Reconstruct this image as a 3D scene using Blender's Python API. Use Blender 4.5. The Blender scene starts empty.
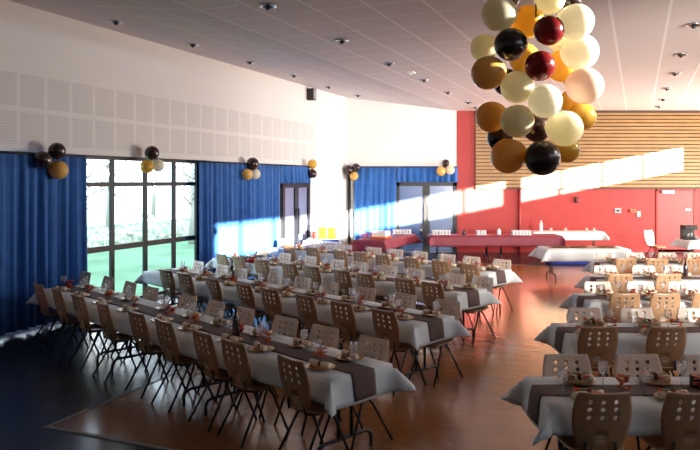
import bpy, bmesh, math, random
from mathutils import Vector, Matrix
random.seed(7)
S = bpy.context.scene
COL = S.collection
# ------------------------------------------------------------------ camera, sky, sun, daylight, exposure
EYE = 2.3                                   # eye height: the photographer stands on the stage
F, HX, HY = 680.0, 350.0, 181.0             # focal length (px), principal point x, horizon y
cam = bpy.data.cameras.new('camera'); camo = bpy.data.objects.new('camera', cam); COL.objects.link(camo)
camo.location = (0, 0, EYE); camo.rotation_euler = (math.pi/2, 0, 0)
cam.sensor_width = 36; cam.lens = F/700*36; cam.shift_y = -(225-HY)/700; cam.clip_end = 500; cam.clip_start = .05
S.camera = camo
S.view_settings.view_transform = 'Standard'; S.view_settings.look = 'None'
S.view_settings.exposure = 0.95; S.view_settings.gamma = 1; S.view_settings.use_curve_mapping = False
SKY, SUN = 2.3, 44.0
w = bpy.data.worlds.new('sky'); S.world = w; w.use_nodes = True
w.node_tree.nodes['Background'].inputs[0].default_value = (.70, .85, 1.0, 1)
w.node_tree.nodes['Background'].inputs[1].default_value = SKY
S.cycles.max_bounces = 8; S.cycles.diffuse_bounces = 5; S.cycles.transparent_max_bounces = 16
S.cycles.caustics_reflective = False; S.cycles.caustics_refractive = False
S.cycles.sample_clamp_indirect = 6.0
PHI = -math.radians(22.95)                  # the hall's long walls run at this angle to the view
CX, SX = math.cos(PHI), math.sin(PHI)       # unit v = (CX,SX) across the hall, unit u = (-SX,CX) along it
def W(u, v, z=0): return Vector((-SX*u + CX*v, CX*u + SX*v, z))
def UV(p): return (-SX*p[0] + CX*p[1], CX*p[0] + SX*p[1])
VL, VR, YB, UR = -8.67, 6.34, 22.0, -7.0    # window wall, clerestory wall, end wall, rear wall
CZ, CZL, VC = 4.57, 5.0, -5.39              # ceiling height, height at the window wall, where the slope ends
sun = bpy.data.lights.new('sun', 'SUN'); suno = bpy.data.objects.new('sun', sun); COL.objects.link(suno)
sun.energy = SUN; sun.angle = math.radians(.6); sun.color = (1, .90, .74)
suno.rotation_euler = Vector((-.48, 1, -.175)).to_track_quat('-Z', 'Y').to_euler()
suno.location = (8, -10, 8)
def area(name, loc, direction, sx, sy, energy, color=(1, 1, 1), portal=False, spread=180):
    l = bpy.data.lights.new(name, 'AREA'); l.shape = 'RECTANGLE'; l.size = sx; l.size_y = sy
    l.energy = energy; l.color = color; l.spread = math.radians(spread)
    if portal: l.cycles.is_portal = True
    o = bpy.data.objects.new(name, l); COL.objects.link(o); o.location = loc
    o.rotation_euler = Vector(direction).to_track_quat('-Z', 'Y').to_euler()
    return o
def uw(x, v=None):                          # along-hall coordinate where pixel column x meets the plane at v
    v = VL if v is None else v; r = (x-HX)/F
    return (r*SX*v - CX*v)/(-SX - r*CX)
ULO, UHI = uw(-45), uw(198.5)                 # glazed opening
CL_LO, CL_HI, CL_U0, CL_U1 = 3.70, 4.49, -.75, 19.9    # clerestory opening
area('daylight_window', W((uw(86)+UHI)/2, VL-.28, 1.4), W(0, 1, 0), UHI-uw(86), 2.6, 1, portal=True)
area('daylight_clerestory', W((CL_U0+CL_U1)/2, VR+.28, (CL_LO+CL_HI)/2), W(0, -1, 0), CL_U1-CL_U0, CL_HI-CL_LO, 1, portal=True)
# bright sky around the sun, seen from the hall through its clerestory band
area('daylight_sunward_sky', W(14, VR-.12, (CL_LO+CL_HI)/2), W(0, -1, -.15), 14, CL_HI-CL_LO, 35, (1, .95, .88))
area('added_far_fill', W(21.5, VR-.12, 1.6), W(0, -1, .05), 8, 2.6, 660, (1, .90, .80), spread=140)  # added fill lamp for the far half, in front of solid wall
area('added_side_fill', W(5.2, VR-.12, 2.3), Vector((3.8, 22, 2.4))-W(5.2, VR-.12, 2.3), 3.2, 2.4, 250, (1, .94, .86), spread=54)  # added fill beam to brighten the end wall
spot = bpy.data.lights.new('added_balloon_spot', 'SPOT'); spoto = bpy.data.objects.new('added_balloon_spot', spot); COL.objects.link(spoto)  # unseen spot added to brighten one side of the balloons
spot.energy = 2800; spot.color = (1, .93, .8); spot.spot_size = math.radians(17); spot.spot_blend = .5; spot.shadow_soft_size = .12
spoto.location = (5.2, 4.6, 4.25); spoto.rotation_euler = (Vector((1.28, 4.7, 3.1))-Vector((5.2, 4.6, 4.25))).to_track_quat('-Z', 'Y').to_euler()
# ------------------------------------------------------------------ helpers
def pix(x, y, Z):                           # point at height Z seen at pixel (x, y)
    d = F*(EYE-Z)/(y-HY)
    return Vector(((x-HX)/F*d, d, Z))
def pixd(x, y, d): return Vector(((x-HX)/F*d, d, EYE+(HY-y)/F*d))
def mat(name, col, rough=.6, metal=0, spec=.5, coat=0, noise=0, nscale=8, bump=0, bscale=60, trans=0, sheen=0):
    m = bpy.data.materials.new(name); m.use_nodes = True; nt = m.node_tree; b = nt.nodes['Principled BSDF']
    b.inputs['Base Color'].default_value = (*col, 1); b.inputs['Roughness'].default_value = rough
    b.inputs['Metallic'].default_value = metal; b.inputs['Specular IOR Level'].default_value = spec
    b.inputs['Coat Weight'].default_value = coat; b.inputs['Coat Roughness'].default_value = .15
    b.inputs['Transmission Weight'].default_value = trans; b.inputs['Sheen Weight'].default_value = sheen
    if noise or bump:
        tc = nt.nodes.new('ShaderNodeTexCoord')
    if noise:
        n = nt.nodes.new('ShaderNodeTexNoise'); n.inputs['Scale'].default_value = nscale; n.inputs['Detail'].default_value = 4
        nt.links.new(tc.outputs['Object'], n.inputs['Vector'])
        r = nt.nodes.new('ShaderNodeValToRGB')
        r.color_ramp.elements[0].position = .3; r.color_ramp.elements[1].position = .7
        r.color_ramp.elements[0].color = (*[c*(1-noise) for c in col], 1)
        r.color_ramp.elements[1].color = (*[min(1, c*(1+noise)) for c in col], 1)
        nt.links.new(n.outputs['Fac'], r.inputs['Fac']); nt.links.new(r.outputs['Color'], b.inputs['Base Color'])
    if bump:
        n2 = nt.nodes.new('ShaderNodeTexNoise'); n2.inputs['Scale'].default_value = bscale; n2.inputs['Detail'].default_value = 3
        nt.links.new(tc.outputs['Object'], n2.inputs['Vector'])
        bp = nt.nodes.new('ShaderNodeBump'); bp.inputs['Strength'].default_value = bump; bp.inputs['Distance'].default_value = .02
        nt.links.new(n2.outputs['Fac'], bp.inputs['Height']); nt.links.new(bp.outputs['Normal'], b.inputs['Normal'])
    return m
class NT:                                   # tiny node builder
    def __init__(s, m): s.nt = m.node_tree; s.b = s.nt.nodes['Principled BSDF']
    def n(s, t, **k):
        x = s.nt.nodes.new(t)
        for a, v in k.items(): setattr(x, a, v)
        return x
    def l(s, a, b): s.nt.links.new(a, b)
    def m(s, op, a, b=None):
        x = s.n('ShaderNodeMath', operation=op)
        for i, q in enumerate((a, b)):
            if q is None: continue
            if isinstance(q, (int, float)): x.inputs[i].default_value = q
            else: s.l(q, x.inputs[i])
        return x.outputs[0]
    def xyz(s):
        tc = s.n('ShaderNodeTexCoord'); sp = s.n('ShaderNodeSeparateXYZ'); s.l(tc.outputs['Object'], sp.inputs[0])
        return tc.outputs['Object'], sp.outputs
    def mix(s, fac, c1, c2):
        x = s.n('ShaderNodeMix', data_type='RGBA'); s.l(fac, x.inputs[0])
        for i, c in ((6, c1), (7, c2)):
            if isinstance(c, tuple): x.inputs[i].default_value = (*c, 1)
            else: s.l(c, x.inputs[i])
        return x.outputs[2]
    def between(s, v, lo, hi): return s.m('MULTIPLY', s.m('GREATER_THAN', v, lo), s.m('LESS_THAN', v, hi))
class MB:                                   # collects shapes, builds ONE mesh object
    def __init__(s): s.v = []; s.f = []; s.sm = []
    def add(s, vs, fs, smooth=False):
        o = len(s.v); s.v += [tuple(p) for p in vs]
        for f in fs: s.f.append(tuple(i+o for i in f)); s.sm.append(smooth)
        return s
    def box(s, lo, hi, M=None):
        x0, y0, z0 = lo; x1, y1, z1 = hi
        vs = [Vector(p) for p in ((x0,y0,z0),(x1,y0,z0),(x1,y1,z0),(x0,y1,z0),(x0,y0,z1),(x1,y0,z1),(x1,y1,z1),(x0,y1,z1))]
        if M: vs = [M @ p for p in vs]
        return s.add(vs, [(0,3,2,1),(4,5,6,7),(0,1,5,4),(1,2,6,5),(2,3,7,6),(3,0,4,7)])
    def tube(s, pts, r, n=8, closed=False):
        pts = [Vector(p) for p in pts]; k = len(pts); vs = []; fs = []
        nrm = None
        for i, p in enumerate(pts):
            if closed: t = (pts[(i+1) % k]-pts[i-1]).normalized()
            else: t = (pts[min(i+1, k-1)]-pts[max(i-1, 0)]).normalized()
            if nrm is None:
                nrm = t.cross(Vector((0, 0, 1)))
                if nrm.length < .1: nrm = t.cross(Vector((1, 0, 0)))
            nrm = (nrm - t*nrm.dot(t)).normalized(); b = t.cross(nrm)
            rr = r[i] if isinstance(r, (list, tuple)) else r
            for j in range(n):
                a = 2*math.pi*j/n; vs.append(p+(nrm*math.cos(a)+b*math.sin(a))*rr)
        for i in range(k if closed else k-1):
            i2 = (i+1) % k
            for j in range(n): fs.append((i*n+j, i*n+(j+1) % n, i2*n+(j+1) % n, i2*n+j))
        if not closed: fs.append(tuple(reversed(range(n)))); fs.append(tuple((k-1)*n+j for j in range(n)))
        return s.add(vs, fs, True)
    def lathe(s, prof, n=20, M=None):
        vs = []; fs = []
        for r, z in prof:
            for j in range(n):
                a = 2*math.pi*j/n; p = Vector((r*math.cos(a), r*math.sin(a), z)); vs.append(M @ p if M else p)
        for i in range(len(prof)-1):
            for j in range(n): fs.append((i*n+j, i*n+(j+1) % n, (i+1)*n+(j+1) % n, (i+1)*n+j))
        if prof[0][0] > 1e-5: fs.append(tuple(reversed(range(n))))
        if prof[-1][0] > 1e-5: fs.append(tuple((len(prof)-1)*n+j for j in range(n)))
        return s.add(vs, fs, True)
    def grid(s, P, smooth=True):            # P[i][j] points
        a, b = len(P), len(P[0])
        return s.add([q for row in P for q in row], [(i*b+j, (i+1)*b+j, (i+1)*b+j+1, i*b+j+1) for i in range(a-1) for j in range(b-1)], smooth)
    def build(s, name, m, parent=None, solid=0, bevel=0, sub=0, weld=False):
        me = bpy.data.meshes.new(name); me.from_pydata(s.v, [], s.f); me.update()
        me.polygons.foreach_set('use_smooth', s.sm)
        if weld:
            bm = bmesh.new(); bm.from_mesh(me); bmesh.ops.remove_doubles(bm, verts=bm.verts, dist=1e-5)
            bmesh.ops.recalc_face_normals(bm, faces=bm.faces); bm.to_mesh(me); bm.free()
        me.materials.append(m)
        o = bpy.data.objects.new(name, me); COL.objects.link(o); o.parent = parent
        if solid:
            d = o.modifiers.new('s', 'SOLIDIFY'); d.thickness = solid; d.offset = 0
        if bevel:
            d = o.modifiers.new('b', 'BEVEL'); d.width = bevel; d.segments = 2; d.limit_method = 'ANGLE'
        if sub:
            d = o.modifiers.new('d', 'SUBSURF'); d.levels = sub; d.render_levels = sub
        return o
def bake(o):                                # turn modifiers into plain mesh data, so copies stay light
    dg = bpy.context.evaluated_depsgraph_get(); dg.update()
    me = bpy.data.meshes.new_from_object(o.evaluated_get(dg)); o.modifiers.clear(); o.data = me
    return o
def tag(o, label, cat, group=None, kind=None):
    if label: o['label'] = label
    if cat: o['category'] = cat
    if group: o['group'] = group
    if kind: o['kind'] = kind
    return o
def thing(name, label, cat, loc=(0, 0, 0), rz=0, group=None):
    o = bpy.data.objects.new(name, None); COL.objects.link(o); o.location = loc; o.rotation_euler = (0, 0, rz)
    o.empty_display_size = .1
    return tag(o, label, cat, group)
def struct(o, label=None):
    o['kind'] = 'structure'
    if label: o['label'] = label
    return o
KIDS = {}
def note(root):
    KIDS[root.name] = [(c, [g for g in bpy.data.objects if g.parent is c]) for c in bpy.data.objects if c.parent is root]
def dup(root, loc, rz, label, group=None, cat=None):
    r = root.copy(); COL.objects.link(r); r.location = loc; r.rotation_euler = (0, 0, rz)
    r['label'] = label
    if cat: r['category'] = cat
    if group: r['group'] = group
    for c, gs in KIDS[root.name]:
        d = c.copy(); COL.objects.link(d); d.parent = r
        for g in gs:
            e = g.copy(); COL.objects.link(e); e.parent = d
    return r
class Proto:                                # first use moves the built thing itself, later uses copy it
    def __init__(s, root): s.root = root; s.used = False; note(root)
    def put(s, loc, rz, label, group=None):
        if not s.used:
            s.used = True; r = s.root; r.location = loc; r.rotation_euler = (0, 0, rz); r['label'] = label
            if group: r['group'] = group
            return r
        return dup(s.root, loc, rz, label, group)
ORD = ['zero', 'first', 'second', 'third', 'fourth', 'fifth', 'sixth', 'seventh', 'eighth', 'ninth', 'tenth', 'eleventh', 'twelfth']
# ------------------------------------------------------------------ materials
M = {}
M['white_wall'] = mat('white_wall', (.78, .77, .76), .8, noise=.02, nscale=2)
M['red_wall'] = mat('red_wall', (.37, .030, .028), .55, noise=.06, nscale=2, spec=.35)
M['dark_frame'] = mat('dark_frame', (.014, .016, .02), .45, spec=.3)
M['curtain'] = mat('curtain', (.022, .125, .42), .85, noise=.12, nscale=6, sheen=.2)
M['slat'] = mat('slat', (.31, .165, .05), .5, noise=.12, nscale=3)
M['dark_wood'] = mat('dark_wood', (.06, .022, .012), .6)
M['chair_wood'] = mat('chair_wood', (.43, .25, .135), .34, coat=.3, noise=.1, nscale=7)
M['chair_front'] = mat('chair_front_veneer', (.72, .56, .45), .34, coat=.3, noise=.06, nscale=7)
M['black_metal'] = mat('black_metal', (.012, .012, .014), .35)
M['table_top'] = mat('table_top', (.45, .40, .33), .5)
M['paper'] = mat('paper', (.74, .79, .82), .7, bump=.25, bscale=14)
M['red_cloth'] = mat('red_cloth', (.21, .022, .045), .6, bump=.2, bscale=10)
M['gold_plate'] = mat('gold_plate', (.42, .22, .07), .35, metal=.3)
M['napkin'] = mat('napkin', (.85, .74, .55), .8)
M['ribbon'] = mat('ribbon', (.12, .035, .02), .6)
M['leaf_orange'] = mat('leaf_orange', (.62, .13, .02), .6, noise=.5, nscale=25)
M['leaf_red'] = mat('leaf_red', (.42, .02, .015), .6, noise=.4, nscale=25)
M['leaf_green'] = mat('leaf_green', (.14, .17, .03), .6, noise=.4, nscale=25)
M['chrome'] = mat('chrome', (.55, .57, .6), .25, metal=1)
M['black'] = mat('black_plastic', (.012, .012, .014), .4)
M['grey'] = mat('grey_plastic', (.35, .35, .36), .5)
M['bottle'] = mat('bottle_glass', (.02, .008, .015), .1, coat=.6)
M['white_plastic'] = mat('white_plastic', (.8, .78, .78), .4)
M['blue_leaf'] = mat('blue_door', (.035, .09, .26), .35, coat=.1)
M['grey_leaf'] = mat('grey_door', (.17, .21, .36), .35, coat=.1)
M['blue'] = mat('blue_cloth', (.02, .06, .42), .7)
M['orange'] = mat('orange_plastic', (.75, .12, .02), .5)
M['yellow'] = mat('yellow_paper', (.80, .48, .006), .8, spec=.1)
M['pink'] = mat('pink_satin', (.75, .12, .30), .45)
M['red_plastic'] = mat('red_plastic', (.55, .012, .008), .6, spec=.2)
M['brown'] = mat('brown_ware', (.16, .06, .03), .5)
M['strip'] = mat('floor_strip', (.22, .20, .18), .4)
M['grass'] = mat('grass', (.12, .27, .15), .9, noise=.3, nscale=.6)
M['hazed_bark'] = mat('hazed_bark', (.48, .44, .40), .9)  # outdoor haze put into the colour
M['hazed_bush'] = mat('hazed_bush', (.74, .74, .66), .9, noise=.25, nscale=3)  # paled far beyond foliage, to carry the bright haze outside
def glass(name, tint, fac, haze=0):
    m = bpy.data.materials.new(name); m.use_nodes = True; t = NT(m); t.nt.nodes.remove(t.b)
    tr = t.n('ShaderNodeBsdfTransparent'); tr.inputs[0].default_value = (*tint, 1)
    gl = t.n('ShaderNodeBsdfGlossy'); gl.inputs['Roughness'].default_value = .03
    lw = t.n('ShaderNodeLayerWeight'); lw.inputs['Blend'].default_value = fac
    mx = t.n('ShaderNodeMixShader'); t.l(lw.outputs['Fresnel'], mx.inputs[0]); t.l(tr.outputs[0], mx.inputs[1]); t.l(gl.outputs[0], mx.inputs[2])
    if haze:
        df = t.n('ShaderNodeBsdfTranslucent'); df.inputs[0].default_value = (.95, .97, 1, 1); m2 = t.n('ShaderNodeMixShader'); m2.inputs[0].default_value = haze
        t.l(mx.outputs[0], m2.inputs[1]); t.l(df.outputs[0], m2.inputs[2]); mx = m2
    t.l(mx.outputs[0], t.nt.nodes['Material Output'].inputs[0]); return m
M['window_glass'] = glass('window_glass', (.97, .985, .985), .08)
M['drink_glass'] = glass('drink_glass', (.985, .99, .995), .16, .10)
# runner: brown with a pale leafy pattern
m = M['runner'] = mat('runner', (.10, .05, .042), .8); t = NT(m); tc, xyz = t.xyz()
vo = t.n('ShaderNodeTexVoronoi', feature='DISTANCE_TO_EDGE'); vo.inputs['Scale'].default_value = 42; t.l(tc, vo.inputs['Vector'])
no = t.n('ShaderNodeTexNoise'); no.inputs['Scale'].default_value = 22; t.l(tc, no.inputs['Vector'])
k = t.m('MULTIPLY', t.m('LESS_THAN', vo.outputs['Distance'], .07), no.outputs['Fac'])
t.l(t.mix(k, (.10, .058, .052), (.19, .125, .11)), t.b.inputs['Base Color'])
# parquet: boards run across the hall
m = M['parquet'] = mat('parquet', (.3, .13, .05), .22, coat=.25); t = NT(m); tc, xyz = t.xyz()
br = t.n('ShaderNodeTexBrick'); br.offset = .37
br.inputs['Scale'].default_value = 1; br.inputs['Brick Width'].default_value = 1.3; br.inputs['Row Height'].default_value = .085
br.inputs['Mortar Size'].default_value = .0022; br.inputs['Bias'].default_value = 0
br.inputs['Color1'].default_value = (.32, .118, .034, 1); br.inputs['Color2'].default_value = (.20, .070, .020, 1); br.inputs['Mortar'].default_value = (.09, .04, .02, 1)
t.l(tc, br.inputs['Vector'])
mp = t.n('ShaderNodeMapping'); mp.inputs['Scale'].default_value = (1.2, 30, 1); t.l(tc, mp.inputs['Vector'])
no = t.n('ShaderNodeTexNoise'); no.inputs['Scale'].default_value = 1.5; no.inputs['Detail'].default_value = 5; t.l(mp.outputs[0], no.inputs['Vector'])
mm = t.n('ShaderNodeMix', data_type='RGBA', blend_type='MULTIPLY'); mm.inputs[0].default_value = .5
t.l(br.outputs['Color'], mm.inputs[6]); t.l(no.outputs['Color'], mm.inputs[7])
hs = t.n('ShaderNodeMix', data_type='RGBA'); t.l(no.outputs['Fac'], hs.inputs[0]); t.l(br.outputs['Color'], hs.inputs[6]); hs.inputs[7].default_value = (.36, .14, .042, 1)
t.l(hs.outputs[2], t.b.inputs['Base Color'])
t.l(t.m('ADD', t.m('MULTIPLY', no.outputs['Fac'], .12), .17), t.b.inputs['Roughness'])
# dark lino
M['lino'] = mat('lino', (.030, .030, .036), .26, noise=.15, nscale=3, bump=.03, bscale=4)
# ceiling tiles
m = M['ceiling'] = mat('ceiling_tiles', (.6, .56, .55), .75); t = NT(m); tc, xyz = t.xyz()
v, u = xyz[0], xyz[1]
fv = t.m('FRACT', t.m('DIVIDE', t.m('ADD', v, 47.15), .72)); fu = t.m('FRACT', t.m('DIVIDE', t.m('ADD', u, 40), .66))
lv = t.m('LESS_THAN', fv, .055); lu = t.m('MULTIPLY', t.m('LESS_THAN', fu, .045), t.m('LESS_THAN', v, -2.2))
line = t.m('MULTIPLY', t.m('MAXIMUM', lv, lu), t.m('GREATER_THAN', v, -7.15))
tile = t.m('GREATER_THAN', v, -7.15)
wv = t.n('ShaderNodeTexNoise'); wv.inputs['Scale'].default_value = 3
mp = t.n('ShaderNodeMapping'); mp.inputs['Scale'].default_value = (1, 14, 1); t.l(tc, mp.inputs['Vector']); t.l(mp.outputs[0], wv.inputs['Vector'])
base = t.mix(wv.outputs['Fac'], (.62, .555, .53), (.76, .69, .665))
c = t.mix(tile, (.68, .63, .63), base)
t.l(t.mix(line, c, (.86, .82, .80)), t.b.inputs['Base Color'])
# window wall with two bands of perforated acoustic squares
m = M['acoustic_wall'] = mat('acoustic_wall', (.78, .77, .76), .8); t = NT(m); tc, xyz = t.xyz()
u, z = xyz[1], xyz[2]
inz = t.m('MAXIMUM', t.between(z, 2.86, 3.36), t.between(z, 3.44, 3.94))
inu = t.m('MULTIPLY', t.m('GREATER_THAN', t.m('FRACT', t.m('DIVIDE', t.m('ADD', u, 20.04), .52)), .12), t.m('LESS_THAN', u, 17.8))
groove = t.m('LESS_THAN', t.m('FRACT', t.m('DIVIDE', z, .042)), .38)
sq = t.m('MULTIPLY', inz, inu)
c1 = t.mix(sq, (.78, .77, .76), (.715, .705, .70))
t.l(t.mix(t.m('MULTIPLY', sq, groove), c1, (.63, .625, .62)), t.b.inputs['Base Color'])
# ------------------------------------------------------------------ the hall
def hall(o): o.rotation_euler = (0, 0, PHI); return o          # local x = across (v), local y = along (u)
def vB(v): return (YB - SX*v)/CX                                # u of the end wall at v
A_U, B_U = 4.77, 18.9                                           # parquet from A_U to B_U, from v = -5.06
mb = MB(); mb.add([(VL-.3, UR-.3, 0), (VR+.3, UR-.3, 0), (VR+.3, vB(VR)+.5, 0), (VL-.3, vB(VL)+.5, 0), (VL-.3, UR-.3, -.2), (VR+.3, UR-.3, -.2), (VR+.3, vB(VR)+.5, -.2), (VL-.3, vB(VL)+.5, -.2)],
                  [(0,1,2,3),(7,6,5,4),(0,4,5,1),(1,5,6,2),(2,6,7,3),(3,7,4,0)])
struct(hall(mb.build('floor', M['lino'])), 'dark bluish vinyl floor of the hall')
mb = MB(); mb.box((-5.06, A_U, .0), (VR, B_U, .006)); struct(hall(mb.build('floor_parquet', M['parquet'])), 'glossy orange brown parquet dance floor')
mb = MB(); mb.box((-5.105, A_U-.045, 0), (-5.06, B_U, .009)); mb.box((-5.06, A_U-.045, 0), (VR, A_U, .009)); mb.box((-5.06, B_U, 0), (VR, B_U+.05, .009))
struct(hall(mb.build('trim_1', M['strip'])), 'pale metal strip edging the parquet')
def ceil_z(v): return CZ + max(0, (VC-v))*(CZL-CZ)/(VC-VL)
mb = MB()
prof = [(VL-.3, ceil_z(VL-.3)), (VC, CZ), (VR+.3, CZ)]
vs = []
for v_, z_ in prof: vs += [(v_, UR-.3, z_), (v_, vB(v_)+.4, z_), (v_, UR-.3, z_+.25), (v_, vB(v_)+.4, z_+.25)]
mb.add(vs, [(0,1,5,4),(4,5,9,8),(2,6,7,3),(6,10,11,7),(0,2,3,1),(8,9,11,10),(0,4,6,2),(4,8,10,6),(1,3,7,5),(5,7,11,9)])
struct(hall(mb.build('ceiling', M['ceiling'])), 'grey tiled suspended ceiling')
# window wall
mb = MB(); UE = vB(VL)+.1
mb.box((VL-.3, UR, 2.75), (VL, UE, CZL+.02)); mb.box((VL-.3, UR, 0), (VL, ULO, 2.75)); mb.box((VL-.3, UHI+.4, 0), (VL, UE, 2.75)); mb.box((VL-.3, ULO, -.02), (VL, UHI+.4, .04))
struct(hall(mb.build('wall_left', M['acoustic_wall'])), 'white window wall with two bands of grooved acoustic squares')
# clerestory wall (beyond the frame)
mb = MB(); UE2 = vB(VR)+.1
mb.box((VR, UR, 0), (VR+.3, UE2, CL_LO)); mb.box((VR, UR, CL_HI), (VR+.3, UE2, CZ+.02))
mb.box((VR, UR, CL_LO), (VR+.3, CL_U0, CL_HI)); mb.box((VR, CL_U1, CL_LO), (VR+.3, UE2, CL_HI))
struct(hall(mb.build('wall_right', M['white_wall'])))
mb = MB()
us = [18.23, 16.66, 15.09] + [12.96-1.575*i for i in range(1, 9)]
for q in us: mb.box((VR+.1, q-.035, CL_LO), (VR+.16, q+.035, CL_HI))
mb.box((VR+.05, 12.96, CL_LO), (VR+.2, 13.51, CL_HI))
struct(hall(mb.build('window_2', M['dark_frame'])))
M['frosted'] = mat('added_frosted_pane', (.82, .84, .85), .5)
for nm, uc, wd_, zc, h_ in (('added_window_3', 21.5, 8.2, 1.6, 2.7), ('added_window_4', 5.2, 3.4, 2.3, 2.5)):    # window panels added behind the fill lamps, on the solid wall
    wn = bpy.data.objects.new(nm, None); COL.objects.link(wn); struct(hall(wn))
    mb = MB(); n_ = int(wd_/1.6)
    for i in range(n_+1): q = uc-wd_/2+wd_*i/n_; mb.box((VR-.07, q-.04, zc-h_/2), (VR, q+.04, zc+h_/2))
    for q in (zc-h_/2, zc+h_/2): mb.box((VR-.07, uc-wd_/2, q-.04), (VR, uc+wd_/2, q+.04))
    mb.build('frame', M['dark_frame'], wn)
    mb = MB(); mb.box((VR-.03, uc-wd_/2, zc-h_/2), (VR-.01, uc+wd_/2, zc+h_/2)); mb.build('pane', M['frosted'], wn)
mb = MB(); mb.box((VL-.3, UR-.3, 0), (VR+.3, UR, CZL)); struct(hall(mb.build('wall_rear', M['white_wall'])))
# end wall: white part, red part
XW = 3.46
XE = W(vB(VR), VR).x + .3
mb = MB(); mb.box((-.45, YB, 0), (XW, YB+.3, CZL+.05)); struct(mb.build('wall_back', M['white_wall']), 'white end wall above the blue curtain and doors')
mb = MB(); mb.box((XW, YB-.03, 0), (XE, YB+.3, CZ+.05)); wr = struct(mb.build('wall_far', M['red_wall']), 'red painted end wall')
mb = MB()
for x in (4.04, 13.3): mb.box((x-.012, YB-.036, 0), (x+.012, YB-.03, 2.05))
mb.box((6.2, YB-.04, .62), (10.2, YB-.03, .65)); mb.box((XW, YB-.045, 0), (XE, YB-.03, .09))
struct(mb.build('trim_2', mat('red_trim', (.38, .025, .025), .5)), 'darker red seams and skirting on the red wall')
# slat cladding
sp = thing('slat_panel', 'horizontal tan wooden slat cladding on the upper red wall', 'wall panel', (4.04, YB-.035, 2.07))
mb = MB(); mb.box((0, -.05, 0), (XE-4.04-.9, 0, 2.5)); mb.build('backing_board', M['dark_wood'], sp)
mb = MB(); z = .03
while z < 2.36: mb.box((0, -.10, z), (XE-4.04-.9, -.05, z+.083)); z += .116
mb.build('slats', M['slat'], sp)
mb = MB(); mb.box((0, -.12, 2.42), (XE-4.04-.9, -.05, 2.5)); mb.box((0, -.12, -.03), (XE-4.04-.9, -.05, .012)); mb.build('border', M['dark_wood'], sp)
# ------------------------------------------------------------------ window, doors, curtains
def bar(mb, u0, u1, z0, z1, v0=VL-.14, v1=VL-.08): mb.box((v0, u0, z0), (v1, u1, z1))
win = thing('window_1', 'tall dark framed window wall looking onto the lawn', None); win['kind'] = 'structure'; win.rotation_euler = (0, 0, PHI)
mb = MB()
for x in (112.3, 145.5, 174): u_ = uw(x, VL-.1); bar(mb, u_-.04, u_+.04, .04, 2.75)
for x in (-20, 12, 45, 84, 197): u_ = uw(x, VL-.1); bar(mb, u_-.04, u_+(.5 if x == 197 else .04), .04, 2.75)
for z0, z1 in ((.04, .1), (1.04, 1.14), (2.20, 2.28), (2.68, 2.75)): bar(mb, ULO, UHI, z0, z1)
mb.build('frame', M['dark_frame'], win)
mb = MB(); mb.box((VL-.115, ULO, .1), (VL-.107, UHI, 2.7)); mb.build('pane', M['window_glass'], win)
def curtain(name, u0, u1, z0, z1, v, label, seed, amp=.06, onback=False, grp=None):
    rnd = random.Random(seed); L = u1-u0; n = int(L/.022)+2; P = []
    ph = [rnd.uniform(0, 6.28) for _ in range(4)]
    for i in range(n):
        s_ = u0+L*i/(n-1); row = []
        for j in range(9):
            f = j/8; z_ = z1+(z0-z1)*f
            g = amp*(.35+.65*f)
            d = g*(math.sin(s_*31+ph[0]+.8*math.sin(s_*5+ph[1]))+.45*math.sin(s_*17+ph[2]+.5*f)+.25*math.sin(s_*71+ph[3]))
            row.append((s_, v-d, z_) if onback else (v+d, s_, z_))
        P.append(row)
    mb = MB().grid(P); root = thing(name, label, 'curtain', group=grp)
    o = mb.build('fabric', M['curtain'], root, solid=.006)
    r = MB()
    if onback: r.tube([(u0, v, z1+.015), (u1, v, z1+.015)], .018)
    else: r.tube([(v, u0, z1+.015), (v, u1, z1+.015)], .018)
    r.build('rail', M['dark_frame'], root)
    if not onback: hall(root)
    return root
curtain('curtain', ULO-.05, uw(86, VL+.13), .06, 2.70, VL+.13, 'dark blue pleated curtain at the front end of the window wall', 1)
curtain('curtain', uw(198.5, VL+.13), uw(280, VL+.13), .05, 2.70, VL+.13, 'sunlit blue pleated curtain between the window and the grey door', 2)
curtain('curtain_valance', uw(280.5, VL+.13), uw(309, VL+.13), 2.24, 2.70, VL+.13, 'short blue valance hanging above the grey side door', 3)
bx = lambda px: (px-HX)/F*YB
bz = lambda py: EYE+(HY-py)/F*YB
curtain('curtain', bx(354), bx(396), .05, 2.74, YB-.14, 'blue pleated curtain on the white end wall beside the glass doors', 4, onback=True)
curtain('curtain_valance', bx(396.5), bx(457), 2.26, 2.74, YB-.14, 'short blue valance above the dark framed double doors on the end wall', 5, onback=True)
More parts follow.
